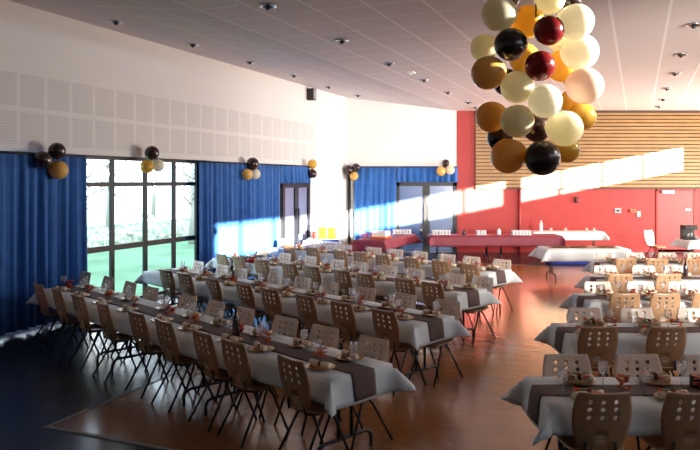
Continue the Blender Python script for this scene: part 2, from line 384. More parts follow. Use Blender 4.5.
def dbl_door(name, label, x0, x1, z1, y, leafmat, onhall=False):
    root = thing(name, label, None); root['kind'] = 'structure'
    B = (lambda mb, a0, a1, b0, b1, d0, d1: mb.box((y+d0, a0, b0), (y+d1, a1, b1))) if onhall else (lambda mb, a0, a1, b0, b1, d0, d1: mb.box((a0, y-d1, b0), (a1, y-d0, b1)))
    xm = (x0+x1)/2; fr = MB()
    B(fr, x0, x0+.12, 0, z1, 0, .09); B(fr, x1-.12, x1, 0, z1, 0, .09); B(fr, x0, x1, z1-.12, z1, 0, .09); B(fr, xm-.11, xm+.11, 0, z1, 0, .08)
    fr.build('door_frame', M['dark_frame'], root)
    for a, b, sd in ((x0+.12, xm-.11, 1), (xm+.11, x1-.12, -1)):
        lf = MB(); B(lf, a, b, .12, z1-.12, .02, .045); B(lf, a, b, .02, .12, .01, .06); leaf = lf.build('door_leaf', leafmat, root)
        h = MB(); hx = (xm-.06 if sd > 0 else xm+.06); B(h, hx-.02, hx+.02, .85, 1.55, .1, .125); B(h, hx-.015, hx+.015, .9, .93, .05, .1); B(h, hx-.015, hx+.015, 1.48, 1.51, .05, .1)
        h.build('door_handle', M['black'], leaf)
    if onhall: hall(root)
    return root
dbl_door('door_1', 'dark framed blue glazed double doors on the end wall', bx(395.5), bx(456.5), 2.26, YB, M['blue_leaf'])
dbl_door('door_2', 'dark framed grey glazed door on the window wall', uw(280), uw(307.5), 2.24, VL, M['grey_leaf'], True)
tag(MB().tube([(bx(349.3), YB-.06, 0), (bx(349.3), YB-.06, 2.76)], .05, 10).build('drain_pipe', M['dark_frame']), 'dark vertical pipe in the corner beside the end wall curtain', 'pipe')
# red door
d3 = thing('door_3', 'red painted door in the red wall with a closer on top', None); d3['kind'] = 'structure'
x0, x1 = bx(657), bx(693)
mb = MB(); mb.box((x0-.05, YB-.06, 0), (x0, YB-.03, 2.03)); mb.box((x1, YB-.06, 0), (x1+.05, YB-.03, 2.03)); mb.box((x0-.05, YB-.06, 1.98), (x1+.05, YB-.03, 2.03)); mb.build('door_frame', M['red_wall'], d3)
mb = MB(); mb.box((x0, YB-.045, .01), (x1, YB-.03, 1.98)); lf = mb.build('door_leaf', mat('red_door', (.40, .035, .035), .5), d3)
mb = MB(); mb.box((x1-.3, YB-.1, 1.36), (x1-.12, YB-.045, 1.39)); mb.build('door_handle', M['chrome'], lf)
mb = MB(); mb.box((x0+.12, YB-.14, 1.9), (x0+.5, YB-.045, 2.0)); mb.build('door_closer', M['white_plastic'], lf)
tag(MB().tube([(bx(519), YB-.08, 0), (bx(519), YB-.08, 2.04)], .045, 10).build('red_pipe', mat('red_pipe', (.3, .02, .02), .5)), 'vertical red pipe running up the red wall', 'pipe')
def wallbox(name, px0, py0, px1, py1, dep, m, label, cat, detail=None):
    root = thing(name, label, cat, (bx((px0+px1)/2), YB-.03, bz(py1)))
    hw = (bx(px1)-bx(px0))/2; hh = bz(py0)-bz(py1)
    mb = MB(); mb.box((-hw, -dep, 0), (hw, 0, hh)); mb.build('housing', m, root, bevel=.01)
    if detail:
        mb = MB(); mb.box((-hw*.45, -dep-.012, hh*.3), (hw*.45, -dep, hh*.7)); mb.build('button', detail, root)
wallbox('call_point', 574.5, 197, 578, 203, .08, M['black'], 'small black unit on the red wall above the white clothed wall table', 'wall device', M['red_plastic'])
wallbox('socket_plate', 614, 208, 620.5, 213, .03, M['grey'], 'grey double switch plate on the red wall', 'switch', M['black'])
wallbox('alarm_box', 629, 209, 635, 212.5, .06, M['orange'], 'small orange alarm box beside the grey switch plates', 'wall device', M['black'])
wallbox('switch_plate', 636, 211, 640, 217, .03, M['grey'], 'grey light switch below the orange alarm box', 'switch', M['white_plastic'])
# loudspeaker on the window wall
u_ = uw(308); ls = thing('wall_speaker', 'small black loudspeaker high on the white window wall', 'loudspeaker', W(u_, VL+.12, 4.60), PHI)
MB().box((-.11, -.1, 0), (.1, .1, .33)).build('cabinet', M['black'], ls, bevel=.01)
MB().box((.1, -.085, .03), (.108, .085, .3)).build('speaker_grille', M['grey'], ls)
# ------------------------------------------------------------------ outside
mb = MB(); mb.box((-27, -12, -.35), (VL-.3, 60, -.15)); struct(hall(mb.build('ground', M['grass'])), 'green lawn outside the window')
def tree(u, v, h, seed, label):
    rnd = random.Random(seed); root = thing('bare_tree', label, 'tree', W(u, v, -.15), 0, 'bare trees beyond the lawn')
    mb = MB(); mb.tube([(0, 0, 0), (.05, .03, h*.3), (0, 0, h*.55), (.1, 0, h)], [.16, .12, .08, .015], 7); tr = mb.build('trunk', M['hazed_bark'], root)
    mb = MB()
    for i in range(26):
        z_ = h*rnd.uniform(.2, .85); a = rnd.uniform(0, 6.28); L = (h-z_*.7)*rnd.uniform(.3, .5)
        p1 = Vector((math.cos(a)*L*.5, math.sin(a)*L*.5, z_+L*.35)); p2 = Vector((math.cos(a+.2)*L, math.sin(a+.2)*L, z_+L*.9))
        mb.tube([(0, 0, z_), p1, p2], [.05, .025, .006], 5)
        for k_ in range(3):
            b = a+rnd.uniform(-1, 1); q = p1.lerp(p2, rnd.random()); mb.tube([q, q+Vector((math.cos(b), math.sin(b), rnd.uniform(.4, 1)))*L*.4], [.015, .004], 4)
    mb.build('branches', M['hazed_bark'], root)
for i, (u_, v_, h_) in enumerate(((15, -15.5, 5), (20, -20, 7), (24, -22, 7), (22, -16, 4.5), (32, -26, 8))):
    tree(u_, v_, h_, 20+i, 'bare pale tree beyond the lawn, ' + ['seen through the first window bay', 'tall, behind the thin one', 'slim, in the middle of the lawn edge', 'small, close to the building', 'tallest, far across the lawn'][i])
rnd = random.Random(5)
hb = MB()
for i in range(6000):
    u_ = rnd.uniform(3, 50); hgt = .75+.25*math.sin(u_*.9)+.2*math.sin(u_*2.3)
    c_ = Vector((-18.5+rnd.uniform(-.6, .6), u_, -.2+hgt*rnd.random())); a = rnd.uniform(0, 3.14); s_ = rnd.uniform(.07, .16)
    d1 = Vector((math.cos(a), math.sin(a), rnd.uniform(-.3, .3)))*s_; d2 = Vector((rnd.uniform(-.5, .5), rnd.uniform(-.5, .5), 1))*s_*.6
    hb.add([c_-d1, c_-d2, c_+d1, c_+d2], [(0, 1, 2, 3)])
tag(hall(hb.build('hedge_foliage', M['hazed_bush'])), 'pale hazy hedge along the far edge of the lawn', 'hedge', kind='stuff')
# ------------------------------------------------------------------ chair
def make_chair():
    root = thing('wooden_chair', 'x', 'chair')
    TS = [(0, .128), (.12, .148), (.25, .170), (.4, .188), (.55, .198), (.7, .199), (.85, .190), (.96, .177), (1, .172)]
    def wd(t_):
        for (a, x), (b, y) in zip(TS, TS[1:]):
            if t_ <= b+1e-9: return x+(y-x)*(t_-a)/(b-a)
    def warp(s_, t_):
        x = s_*wd(t_); z = .425+t_*.462 - .008*(1-s_*s_)*(t_**8) - .007*abs(s_)**16*t_**30
        y = -.175-.095*t_+.5*x*x + .04*(1-t_)**6
        return (x, y, z)
    sl = [-1, -.88, -.58, -.32, -.13, .13, .32, .58, .88, 1]
    tl = [0, .12, .27, .36, .45, .55, .66, .68, .79, .80, .91, .96, 1]
    hc = {2, 4, 6}; hr = {5, 7, 9}
    mb = MB()
    def ring(s0, s1, t0, t1, fx, fy, lens=False):
        cs, ct, a, b = (s0+s1)/2, (t0+t1)/2, (s1-s0)/2, (t1-t0)/2
        out = [(-1,-1),(0,-1),(1,-1),(1,0),(1,1),(0,1),(-1,1),(-1,0)]
        inn = [(-.707,-.707),(0,-1),(.707,-.707),(1,0),(.707,.707),(0,1),(-.707,.707),(-1,0)]
        if lens: inn = [(-.95,-.6),(0,-.6),(.95,-.6),(1,-.2),(.7,.55),(0,.9),(-.7,.55),(-1,-.2)]
        vs = [warp(cs+a*x, ct+b*y) for x, y in out]+[warp(cs+a*x*fx, ct+b*y*fy) for x, y in inn]
        mb.add(vs, [(i, (i+1) % 8, 8+(i+1) % 8, 8+i) for i in range(8)], True)
    for i in range(len(tl)-1):
        for j in range(len(sl)-1):
            if i == 2 and 3 <= j <= 5: continue
            if i in hr and j in hc: ring(sl[j], sl[j+1], tl[i], tl[i+1], .66, .70); continue
            n = 2 if (j in (0, 8)) else 1
            mb.add([warp(sl[j], tl[i]), warp(sl[j+1], tl[i]), warp(sl[j+1], tl[i+1]), warp(sl[j], tl[i+1])], [(0, 1, 2, 3)], True)
    ring(-.32, .32, .27, .36, .92, .75, True)
    bo = bake(mb.build('backrest', M['chair_wood'], root, solid=.012, weld=True)); bo.data.materials.append(M['chair_front'])
    for p in bo.data.polygons:
        if p.normal.y > .35: p.material_index = 1
    # seat: dished rounded plywood with a waterfall front
    P = []
    for i in range(13):
        f = -1+i/6; row = []
        for j in range(13):
            g = -1+j/6
            x = .205*g*math.sqrt(1-.38*f*f*.5)*(1-.06*f*(f < 0)*-1); y = .02+.205*f*math.sqrt(1-.38*g*g*.5)
            z = .452-.014*(1-g*g)*(1-f*f) - (.03*max(0, f-.5)**2*4) + (.02*max(0, -f-.6)**2*4)
            row.append((x, y, z))
        P.append(row)
    bake(MB().grid(P).build('seat', M['chair_wood'], root, solid=.013))
    for sx in (-1, 1):
        MB().tube([(sx*.145, .04, .425), (sx*.16, .08, .37), (sx*.185, .235, .0)], .0115, 8).build('leg', M['black_metal'], root)
        MB().tube([(sx*.135, -.02, .425), (sx*.15, -.07, .37), (sx*.185, -.29, .0)], .0115, 8).build('leg', M['black_metal'], root)
    mb = MB()
    for sx in (-1, 1): mb.tube([(sx*.14, .13, .432), (sx*.14, -.12, .432), (sx*.11, -.185, .445), (sx*.10, -.20, .53)], .010, 8)
    for y in (.1, -.06): mb.tube([(-.14, y, .425), (.14, y, .425)], .010, 8)
    mb.build('seat_frame', M['black_metal'], root)
    return root
CH = Proto(make_chair())
# ------------------------------------------------------------------ folding table, cloth, runner
def make_table(L, Wd):
    root = thing('folding_table', 'x', 'table')
    MB().box((-L/2, -Wd/2, .715), (L/2, Wd/2, .742)).build('tabletop', M['table_top'], root, bevel=.006)
    for s in (-1, 1):
        x = s*(L/2-.2); mb = MB(); h = Wd/2-.04
        mb.tube([(x, -h, 0), (x, -h, .09), (x, -h+.02, .135), (x, -h+.07, .155), (x, h-.07, .155), (x, h-.02, .135), (x, h, .09), (x, h, 0)], .016, 8)
        for y in (-.075, .075): mb.tube([(x, y, .15), (x, y, .716)], .016, 8)
        mb.box((x-.03, -.2, .70), (x+.03, .2, .716))
        mb.build('leg', M['black_metal'], root)
    return root
def drape(L, Wd, oe, os_, Z=.75, seed=0, flare=.16):
    """maps flat cloth coordinates (a, b) to the draped surface; overhang oe at the ends, os_ at the sides"""
    rnd = random.Random(seed); ph = [rnd.uniform(0, 6.28) for _ in range(6)]
    def f(a, b, lift=0):
        ox = abs(a)-L/2; oy = abs(b)-Wd/2; sa = 1 if a > 0 else -1; sb = 1 if b > 0 else -1
        x, y = max(-L/2, min(L/2, a)), max(-Wd/2, min(Wd/2, b)); z = Z+lift
        ox, oy = max(ox, 0), max(oy, 0)
        if ox == 0 and oy == 0: return (x, y, z + .0015*math.sin(a*5+ph[0])*math.sin(b*7+ph[1]))
        rho = math.hypot(ox, oy); psi = math.atan2(oy, ox); k_ = math.sin(2*psi)
        tilt = .10+flare*(.5+.5*math.sin((a*3.1 if oy > ox else b*5)+ph[2]))*.35+ .62*k_**1.3
        out = rho*math.sin(tilt)+.006+lift; dn = rho*math.cos(tilt)
        wav = .010*rho/.25*math.sin((a*9+ph[3]) if oy > ox else (b*11+ph[4]))*(1-k_)
        out += wav
        return (x+sa*math.cos(psi)*out, y+sb*math.sin(psi)*out, Z-dn+lift*.3)
    return f
def cuts(L, o, n, m): return [-L/2-o+o*i/m for i in range(m)]+[-L/2+L*i/n for i in range(n+1)]+[L/2+o*(i+1)/m for i in range(m)]
def make_cloth(name, mtl, L, Wd, oe, os_, label, cat, loc, rz, seed, group, Z=.745):
    f = drape(L, Wd, oe, os_, Z, seed)
    A = cuts(L, oe, int(L*8), 5); B = cuts(Wd, os_, 6, 5)
    o = MB().grid([[f(a, b) for b in B] for a in A]).build(name, mtl, None, solid=.003)
    o.location = loc; o.rotation_euler = (0, 0, rz); tag(o, label, cat, group); return f
def make_runner(f, L, wd, oe, b0, label, loc, rz, group):
    A = cuts(L, oe, int(L*8), 5); B = [b0-wd/2+wd*i/6 for i in range(7)]
    o = MB().grid([[f(a, b, .005) for b in B] for a in A]).build('table_runner', M['runner'], None, solid=.002)
    o.location = loc; o.rotation_euler = (0, 0, rz); tag(o, label, 'table runner', group)
# ------------------------------------------------------------------ things laid on the tables
def make_plate():
    root = thing('dinner_plate', 'x', 'plate')
    MB().lathe([(.0, .004), (.075, .004), (.085, .008), (.125, .018), (.127, .021), (.084, .013), (.074, .009), (0, .008)], 20).build('dish', M['gold_plate'], root)
    return root
def make_napkin():
    root = thing('rolled_napkin', 'x', 'napkin'); Mx = Matrix.Translation((0, 0, .026)) @ Matrix.Rotation(math.pi/2, 4, 'Y')
    MB().lathe([(.015, -.11), (.024, -.108), (.026, -.06), (.021, -.02), (.018, 0), (.021, .02), (.026, .06), (.024, .108), (.015, .11)], 12, Mx).build('roll', M['napkin'], root)
    MB().lathe([(.0215, -.016), (.0215, .016)], 12, Mx).build('ribbon', M['ribbon'], root)
    return root
def make_glass():
    root = thing('wine_glass', 'x', 'glass')
    MB().lathe([(.034, 0), (.033, .003), (.006, .008), (.0045, .03), (.0045, .085), (.012, .095), (.030, .115), (.037, .145), (.034, .175), (.031, .19), (.029, .19), (.032, .172), (.034, .145), (.027, .117), (.008, .1), (0, .099)], 14).build('bowl', M['drink_glass'], root)
    return root
def leaf_mesh(seed, mats, n, spread, h):
    rnd = random.Random(seed); outs = {k: MB() for k in mats}
    for i in range(n):
        mb = outs[mats[i % len(mats)]]
        c_ = Vector((rnd.uniform(-spread, spread), rnd.uniform(-spread, spread)*.7, rnd.uniform(.012, h)))
        a = rnd.uniform(0, 6.28); el = rnd.uniform(-.2, .9); s_ = rnd.uniform(.035, .06)
        d = Vector((math.cos(a)*math.cos(el), math.sin(a)*math.cos(el), math.sin(el))); sd = d.cross(Vector((0, 0, 1))).normalized(); up = sd.cross(d)
        o2 = [(-.9, 0, 0), (-.3, .55, .12), (0, .35, .02), (.35, .75, .15), (.45, .3, .03), (1, 0, -.05), (.45, -.3, .03), (.35, -.75, .15), (0, -.35, .02), (-.3, -.55, .12)]
        vs = [c_+(d*x+sd*y+up*z)*s_ for x, y, z in o2]
        vs = [Vector((p.x, p.y, max(p.z, .003))) for p in vs]
        mb.add(vs, [(0, 1, 2, 8, 9), (2, 3, 4), (6, 7, 8), (2, 4, 6, 8), (4, 5, 6)])
    return outs
def make_leaves(seed, mats, n, spread, h, name, cat):
    root = thing(name, 'x', cat); nm = {'leaf_orange': 'orange_leaf_spray', 'leaf_red': 'red_leaf_spray', 'leaf_green': 'green_leaf_spray'}
    for k_, mb in leaf_mesh(seed, mats, n, spread, h).items(): mb.build(nm[k_], M[k_], root)
    return root
PL, NK, GL = Proto(make_plate()), Proto(make_napkin()), Proto(make_glass())
DEC = [Proto(make_leaves(40+i, ['leaf_orange', 'leaf_red'], 16, .055, .11, 'autumn_leaf_posy', 'table decoration')) for i in range(3)]
GAR = Proto(make_leaves(60, ['leaf_orange', 'leaf_green', 'leaf_red'], 18, .08, .05, 'leaf_garnish', 'plate garnish'))
# ------------------------------------------------------------------ the rows
def ray_on_line(px, P0, d, off_n, n):
    """signed distance along the line P0 + off_n*n + t*d where it is seen at column px"""
    q = P0 + n*off_n; r = (px-HX)/F
    return (r*q.y-q.x)/(d.x-r*d.y)
TW = .70
def build_row(row, kind, P0, d, n, L, ntab, near_px, far_px, end_word, runner_b, rest=None):
    """P0: near corner of the table top at its aisle end, d: direction away from the aisle end, n: away from the camera"""
    rz = math.atan2(d.y, d.x); mid = P0+d*(L/2)+n*(TW/2)
    tp = TABLES.setdefault((L, ntab), None)
    if tp is None: tp = TABLES[(L, ntab)] = Proto(make_table(L/ntab-.012, TW))
    for i in range(ntab):
        c_ = P0+d*(L*(i+.5)/ntab)+n*(TW/2)
        tp.put(c_, rz, f'folding table under the white paper of the {row}, {ORD[i+1]} from the aisle', 'folding tables in rows')
    f = make_cloth('tablecloth', M['paper'], L, TW+.01, .23, .19, f'white paper tablecloth over the {row}', 'tablecloth', mid, rz, hash_(row), 'white paper tablecloths')
    s = 1 if n.dot(Vector((-math.sin(rz), math.cos(rz), 0))) > 0 else -1
    make_runner(f, L, .27, .21, s*runner_b, f'brown leaf-patterned runner down the middle of the {row}', mid, rz, 'brown table runners')
    spots = []
    for side, pxs in (('near', near_px), ('far', far_px)):
        off = -.13 if side == 'near' else TW+.13
        ts = sorted((ray_on_line(p, P0, d, off, n) for p in pxs), reverse=(end_word == 'window end'))
        for i, t_ in enumerate(ts):
            sgn = 1 if side == 'near' else -1
            face = n*sgn
            base = P0+n*off+d*t_+face*.235                     # chair origin lies in front of its back
            fa = math.atan2(face.y, face.x)-math.pi/2+random.uniform(-.06, .06)
            CH.put((base.x, base.y, 0.006 if UV(base)[1] > -5.06 and A_U < UV(base)[0] < B_U else 0), fa,
                   f'wooden chair, {side} side of the {row}, {ORD[i+1]} from the {end_word}', f'chairs along the {row}')
            if -.05 < t_ < L+.05:
                spots.append((side, i+1, min(max(t_, .18), L-.18), sgn))
    if rest: return
    top = .7485
    for side, i, t_, sgn in spots:
        e = ((.16 if kind == 'slanting' else .135) if sgn > 0 else TW-.16); p = P0+d*t_+n*e
        nm = f'{ORD[i]} {side}-side seat from the {end_word}, {row}'
        PL.put((p.x, p.y, top), random.uniform(0, 6), f'gold brown plate at the {nm}', f'plates on the {row}')
        NK.put((p.x, p.y, top+.013), rz+random.uniform(-.25, .25), f'cream rolled napkin tied in brown, {nm}', f'rolled napkins on the {row}')
        g = p+d*(.15)*(1 if sgn > 0 else -1)*(-1 if kind == 'straight' else 1)+n*sgn*.10
        GL.put((g.x, g.y, top), 0, f'clear wine glass at the {nm}', f'wine glasses on the {row}')
        if kind == 'straight':
            q = p+n*sgn*-.0
            GAR.put((q.x, q.y, top+.02), random.uniform(-.3, .3), f'leaf garnish at the {nm}', f'garnishes on the {row}')
    k_ = 0; ts = sorted([s_ for s_ in spots if s_[0] == 'near'], key=lambda q: q[1])
    for j, (side, i, t_, sgn) in enumerate(ts):
        q = P0+d*min(max(t_+(.2 if kind == 'slanting' else .33), .1), L-.25)+n*(TW/2+random.uniform(-.03, .03))
        DEC[j % 3].put((q.x, q.y, top+.006), random.uniform(0, 6), f'leaf posy beside the {ORD[i]} near seat from the {end_word}, {row}', f'leaf posies on the {row}')
def hash_(s): return sum(ord(c)*(i+1) for i, c in enumerate(s)) % 1000
TABLES = {}
V2 = lambda x, y: Vector((x, y, 0))
dl = V2(-.695, .719).normalized(); nl = V2(.719, .695).normalized()
build_row('front slanting row', 'slanting', V2(-.15, 5.30), dl, nl, 6.2, 3,
          (39.5, 58, 79, 104, 137.5, 165, 204, 234, 293), (85, 107.5, 129.5, 151, 187.5, 215, 243.5, 285, 325, 373), 'window end', 0)
build_row('second slanting row', 'slanting', V2(.69, 7.32), dl, nl, 6.1, 3,
          (166, 185, 213, 244.5, 270, 306, 342, 385), (198, 222, 241, 275, 302.5, 329.5, 365, 404, 447), 'window end', 0)
build_row('third slanting row', 'slanting', V2(1.47, 9.33), dl, nl, 6.1, 3,
          (222, 239, 261, 289, 312, 342, 365.5, 405, 432.5), (262, 285, 310, 337, 360, 389, 415, 455, 482), 'window end', 0)
build_row('rear slanting row', 'slanting', V2(2.33, 11.46), dl, nl, 6.1, 3,
          (289, 312, 340, 360.5, 383, 412, 440, 469), (285, 308, 330, 346, 375, 396, 420, 447, 472, 502), 'window end', 0)
dr, nr = V2(1, 0), V2(0, 1)
build_row('front straight row', 'straight', V2(1.385, 4.69), dr, nr, 3.66, 2, (602.8, 692), (566.7, 639.4, 706), 'aisle end', 0)
build_row('second straight row', 'straight', V2(2.20, 6.74), dr, nr, 3.66, 2, (597.4, 665.8), (584, 638, 694), 'aisle end', 0)
build_row('third straight row', 'straight', V2(3.08, 8.71), dr, nr, 3.66, 2, (624.4, 664.4, 709), (597, 639.6, 682), 'aisle end', 0)
build_row('fourth straight row', 'straight', V2(3.89, 10.51), dr, nr, 3.66, 2, (620, 668), (605, 643, 675), 'aisle end', 0)
build_row('rear straight row', 'straight', V2(4.70, 12.56), dr, nr, 3.66, 2, (625.3, 658, 692), (605.8, 635, 668, 697), 'aisle end', 0)
# ------------------------------------------------------------------ bottles on the rows
def bottle(p, label, m=None, h=.30, r=.037, name='wine_bottle', cat='bottle'):
    root = thing(name, label, cat, p)
    MB().lathe([(r*.9, 0), (r, .01), (r, h*.58), (r*.8, h*.66), (r*.38, h*.76), (r*.36, h*.97)], 14).build('bottle_body', m or M['bottle'], root)
    MB().lathe([(r*.42, h*.9), (r*.42, h)], 12).build('bottle_cap', M['ribbon'], root)
def on(px, py, Z=.756): return pix(px, py, Z)
bottle(on(236, 337), 'dark wine bottle standing on the front slanting row')
bottle(on(232, 279.5), 'dark wine bottle standing on the second slanting row')
bottle(on(685.5, 276.5), 'dark wine bottle standing on the fourth straight row')
sp_ = thing('black_tin', 'small black tin on the runner of the front straight row', 'tin', on(697, 386))
MB().lathe([(.05, 0), (.052, .004), (.052, .07)], 18).build('tin_body', M['black'], sp_); MB().lathe([(.054, .07), (.054, .082), (.05, .085)], 18).build('tin_lid', M['black'], sp_)
bk = thing('oval_basket', 'oval wire basket at the window end of the third slanting row', 'basket', on(252, 262))
ov = lambda a, b, z, n=24: [(a*math.cos(6.2832*i/n), b*math.sin(6.2832*i/n), z) for i in range(n)]
mb = MB(); mb.tube(ov(.22, .14, .11), .012, 6, True); mb.tube(ov(.15, .09, .01), .01, 6, True)
for i in range(0, 24, 2): mb.tube([ov(.22, .14, .11)[i], ov(.15, .09, .01)[i]], .004, 5)
mb.build('wire_frame', mat('blue_grey_wire', (.12, .2, .24), .4), bk)
MB().lathe([(.0, .008), (.12, .008), (.13, .03), (.06, .06), (0, .07)], 16).build('red_napkin', M['red_plastic'], bk)
# ------------------------------------------------------------------ serving tables
def serving(name, mtl, P0, P1, n, wd, label, tl, oe=.25, os_=.2, ntab=1, cat='tablecloth'):
    d = (P1-P0); L = d.length; d.normalize(); rz = math.atan2(d.y, d.x); mid = P0+d*(L/2)+n*(wd/2)
    mk = Proto(make_table(L/ntab-.015, wd))
    for i in range(ntab):
        c_ = P0+d*(L*(i+.5)/ntab)+n*(wd/2)
        mk.put((c_.x, c_.y, 0), rz, tl if ntab == 1 else f'{tl}, {ORD[i+1]} from the aisle', 'serving tables')
    make_cloth(name, mtl, L, wd+.01, oe, os_, label, cat, mid, rz, hash_(label), None)
serving('tablecloth', M['paper'], V2(4.48, 15.45), V2(6.38, 15.45), nr, .8, 'white paper cloth over the serving table in front of the red wall', 'folding table under the white cloth before the red wall', .27, .27)
serving('tablecloth', M['red_cloth'], V2(2.3, 19.25), V2(6.0, 19.2), nr, .8, 'dark red cloth over the long buffet in front of the doors', 'buffet table under the long dark red cloth', .1, .3, 2)
du = W(1, 0); nv = W(0, -1)
q0 = V2(.87, 17.6); serving('tablecloth', M['red_cloth'], q0, q0+du*2.7, nv, .85, 'dark red cloth over the buffet arm pointing at the rows', 'buffet table under the dark red cloth arm', .3, .25)
serving('tablecloth', M['paper'], V2(5.6, 20.7), V2(7.75, 20.7), nr, .7, 'white cloth over the table standing against the red wall', 'narrow table under white cloth against the red wall', .15, .25)
serving('tablecloth', M['paper'], V2(8.75, 17.5), V2(10.6, 17.5), nr, .75, 'white cloth over the drinks table by the red door', 'folding table under white cloth by the red door', .2, .2)
serving('tablecloth', M['paper'], V2(-1.15, 18.0), V2(-.25, 18.0), nr, .75, 'white cloth over the gift table in the sunlit corner', 'folding table under white cloth in the sunlit corner', .2, .25)
ZT = .752
def cups(x, y, nx, ny, label, r=.04, h=.11):
    root = thing('cup_tray', label, 'cups', (x, y, ZT), 0, 'trays of cups on the buffet')
    w_, d_ = nx*.09/2, ny*.09/2
    MB().box((-w_-.01, -d_-.01, 0), (w_+.01, d_+.01, .015)).build('tray', M['white_plastic'], root)
    for i in range(nx):
        for j in range(ny):
            cx, cy = -w_+.045+.09*i, -d_+.045+.09*j
            MB().lathe([(r*.7, .016), (r, .016+h), (r*.92, .016+h), (r*.62, .03)], 10, Matrix.Translation((cx, cy, 0))).build('cup', M['white_plastic'], root)
for (px_, n_, y_, lb) in ((402, 6, 19.9, 'beside the end wall curtain'), (441, 6, 19.7, 'before the blue doors'), (481, 3, 19.6, 'smallest, before the red wall'), (521, 6, 19.6, 'by the red pipe')):
    cups((px_-HX)/F*y_, y_, n_, 3, f'tray of white cups on red buffet {lb}')
MBx = thing('cake_box', 'white box on an orange base on the red buffet arm', 'box', (q0+du*.75+nv*.35).to_tuple()[:2]+(ZT,), PHI)
MB().box((-.2, -.2, .05), (.2, .2, .2)).build('box_lid', M['white_plastic'], MBx, bevel=.01); MB().box((-.22, -.22, 0), (.22, .22, .05)).build('base_board', M['orange'], MBx)
bottle(Vector(((421-HX)/F*19.7, 19.7, ZT)), 'dark bottle on the red buffet in front of the doors')
bottle(Vector(((464-HX)/F*19.6, 19.6, ZT)), 'small dark flask on the red buffet before the red wall', None, .16, .05)
bottle(Vector(((499-HX)/F*19.6, 19.6, ZT)), 'white carafe on the red buffet between two cup trays', M['white_plastic'], .2, .06, 'carafe', 'carafe')
bottle(Vector(((541-HX)/F*21, 21, ZT)), 'tall pale bottle on the wall table under the slat panel', M['white_plastic'], .38, .05)
for i, px_ in enumerate((551, 565.6, 586.6, 593.8)):
    r_ = thing('pink_cup', f'small pink cup on the wall table, {ORD[i+1]} from the pale bottle', 'cup', ((px_-HX)/F*20.95, 20.95, ZT), 0, 'pink cups on the wall table')
    MB().lathe([(.03, 0), (.045, .1), (.041, .1), (.026, .01)], 12).build('cup_body', mat('pink_cup', (.8, .45, .42), .4), r_)
for i, (px_, w_) in enumerate(((560, .17), (578, .17), (606, .22))):
    r_ = thing('oval_dish', f'brown oval dish on the white serving table, {ORD[i+1]} from the aisle', 'dish', ((px_-HX)/F*15.8, 15.8, ZT), 0, 'brown dishes on the serving table')
    MB().lathe([(.0, .004), (.12, .004), (.16, .03), (.15, .032), (.11, .01), (0, .01)], 18, Matrix.Diagonal((1.5, .9, 1, 1))).build('dish', M['brown'], r_)
rn = MB().box((4.62, 15.65, ZT), (6.2, 16.05, ZT+.004)).build('table_runner', mat('peach_runner', (.55, .26, .14), .8)); tag(rn, 'peach runner under the brown dishes on the serving table', 'table runner')
cm = thing('coffee_machine', 'black coffee machine on the drinks table by the red door', 'coffee machine', ((689-HX)/F*18, 18, ZT))
MB().box((-.17, -.15, 0), (.17, .15, .06)).build('base', M['black'], cm, bevel=.01); MB().box((-.17, .02, .06), (.17, .15, .38)).build('tank', M['black'], cm, bevel=.01)
MB().box((-.17, -.15, .27), (.17, .02, .38)).build('head', M['black'], cm, bevel=.01); MB().lathe([(.05, .065), (.06, .09), (.055, .17), (.04, .19)], 14, Matrix.Translation((0, -.06, 0))).build('jug', M['drink_glass'], cm)
for i in range(3):
    r_ = thing('drinking_glass', f'clear tumbler beside the coffee machine, {ORD[i+1]} from it', 'glass', ((697+i*6-HX)/F*17.75, 17.75, ZT), 0, 'tumblers on the drinks table')
    MB().lathe([(.03, 0), (.038, .12), (.035, .12), (.027, .008), (0, .008)], 12).build('tumbler', M['drink_glass'], r_)
gb = thing('gift_basket', 'bright yellow wrapped gift on the corner table', 'gift', (-.62, 18.35, ZT))
MB().box((-.24, -.15, 0), (.24, .15, .30)).build('wrapping', M['yellow'], gb, bevel=.02)
mb = MB(); mb.tube([(-.2, 0, .3), (-.14, 0, .44), (0, 0, .48), (.14, 0, .44), (.2, 0, .3)], .015, 6); mb.build('handle', M['yellow'], gb)
MB().box((-.02, -.156, 0), (.02, -.15, .30)).build('ribbon', M['orange'], gb)
bottle(Vector((-.95, 18.3, ZT)), 'red bottle beside the yellow gift on the corner table', M['red_plastic'], .27, .055)
pb = thing('pink_bow', 'shiny pink bow on the end of the red buffet arm', 'bow', (.42, 18.7, ZT))
for s in (-1, 1): MB().tube([(0, 0, .05), (s*.06, 0, .13), (s*.14, 0, .15), (s*.15, 0, .06), (s*.07, 0, .03), (0, 0, .05)], .018, 6).build('loop', M['pink'], pb)
MB().box((-.03, -.03, 0), (.03, .03, .08)).build('knot', M['pink'], pb)
bc = MB().grid([[(x_, 17.985-.02*abs(z_-.75), z_) for z_ in (.75, .6, .5)] for x_ in (-.75, -.6, -.5, -.4, -.3)]).build('blue_napkin', M['blue'], None, solid=.006); tag(bc, 'bright blue cloth hanging from the corner table edge', 'cloth')
bm_ = thing('storage_crate', 'low blue storage crate on the floor behind the serving table', 'crate', ((567-HX)/F*19, 19, 0))
MB().box((-.55, -.2, 0), (.55, .2, .14)).build('tub', M['blue'], bm_, bevel=.02); MB().box((-.57, -.22, .14), (.57, .22, .18)).build('lid', M['blue'], bm_, bevel=.01)
ob = thing('shopping_bag', 'orange bag on the floor beside the blue crate', 'bag', ((592-HX)/F*19, 19, 0))
MB().box((-.22, -.12, 0), (.22, .12, .2)).build('bag_body', M['orange'], ob, bevel=.03); MB().tube([(-.1, 0, .2), (-.06, 0, .3), (.06, 0, .3), (.1, 0, .2)], .01, 6).build('handle', M['orange'], ob)
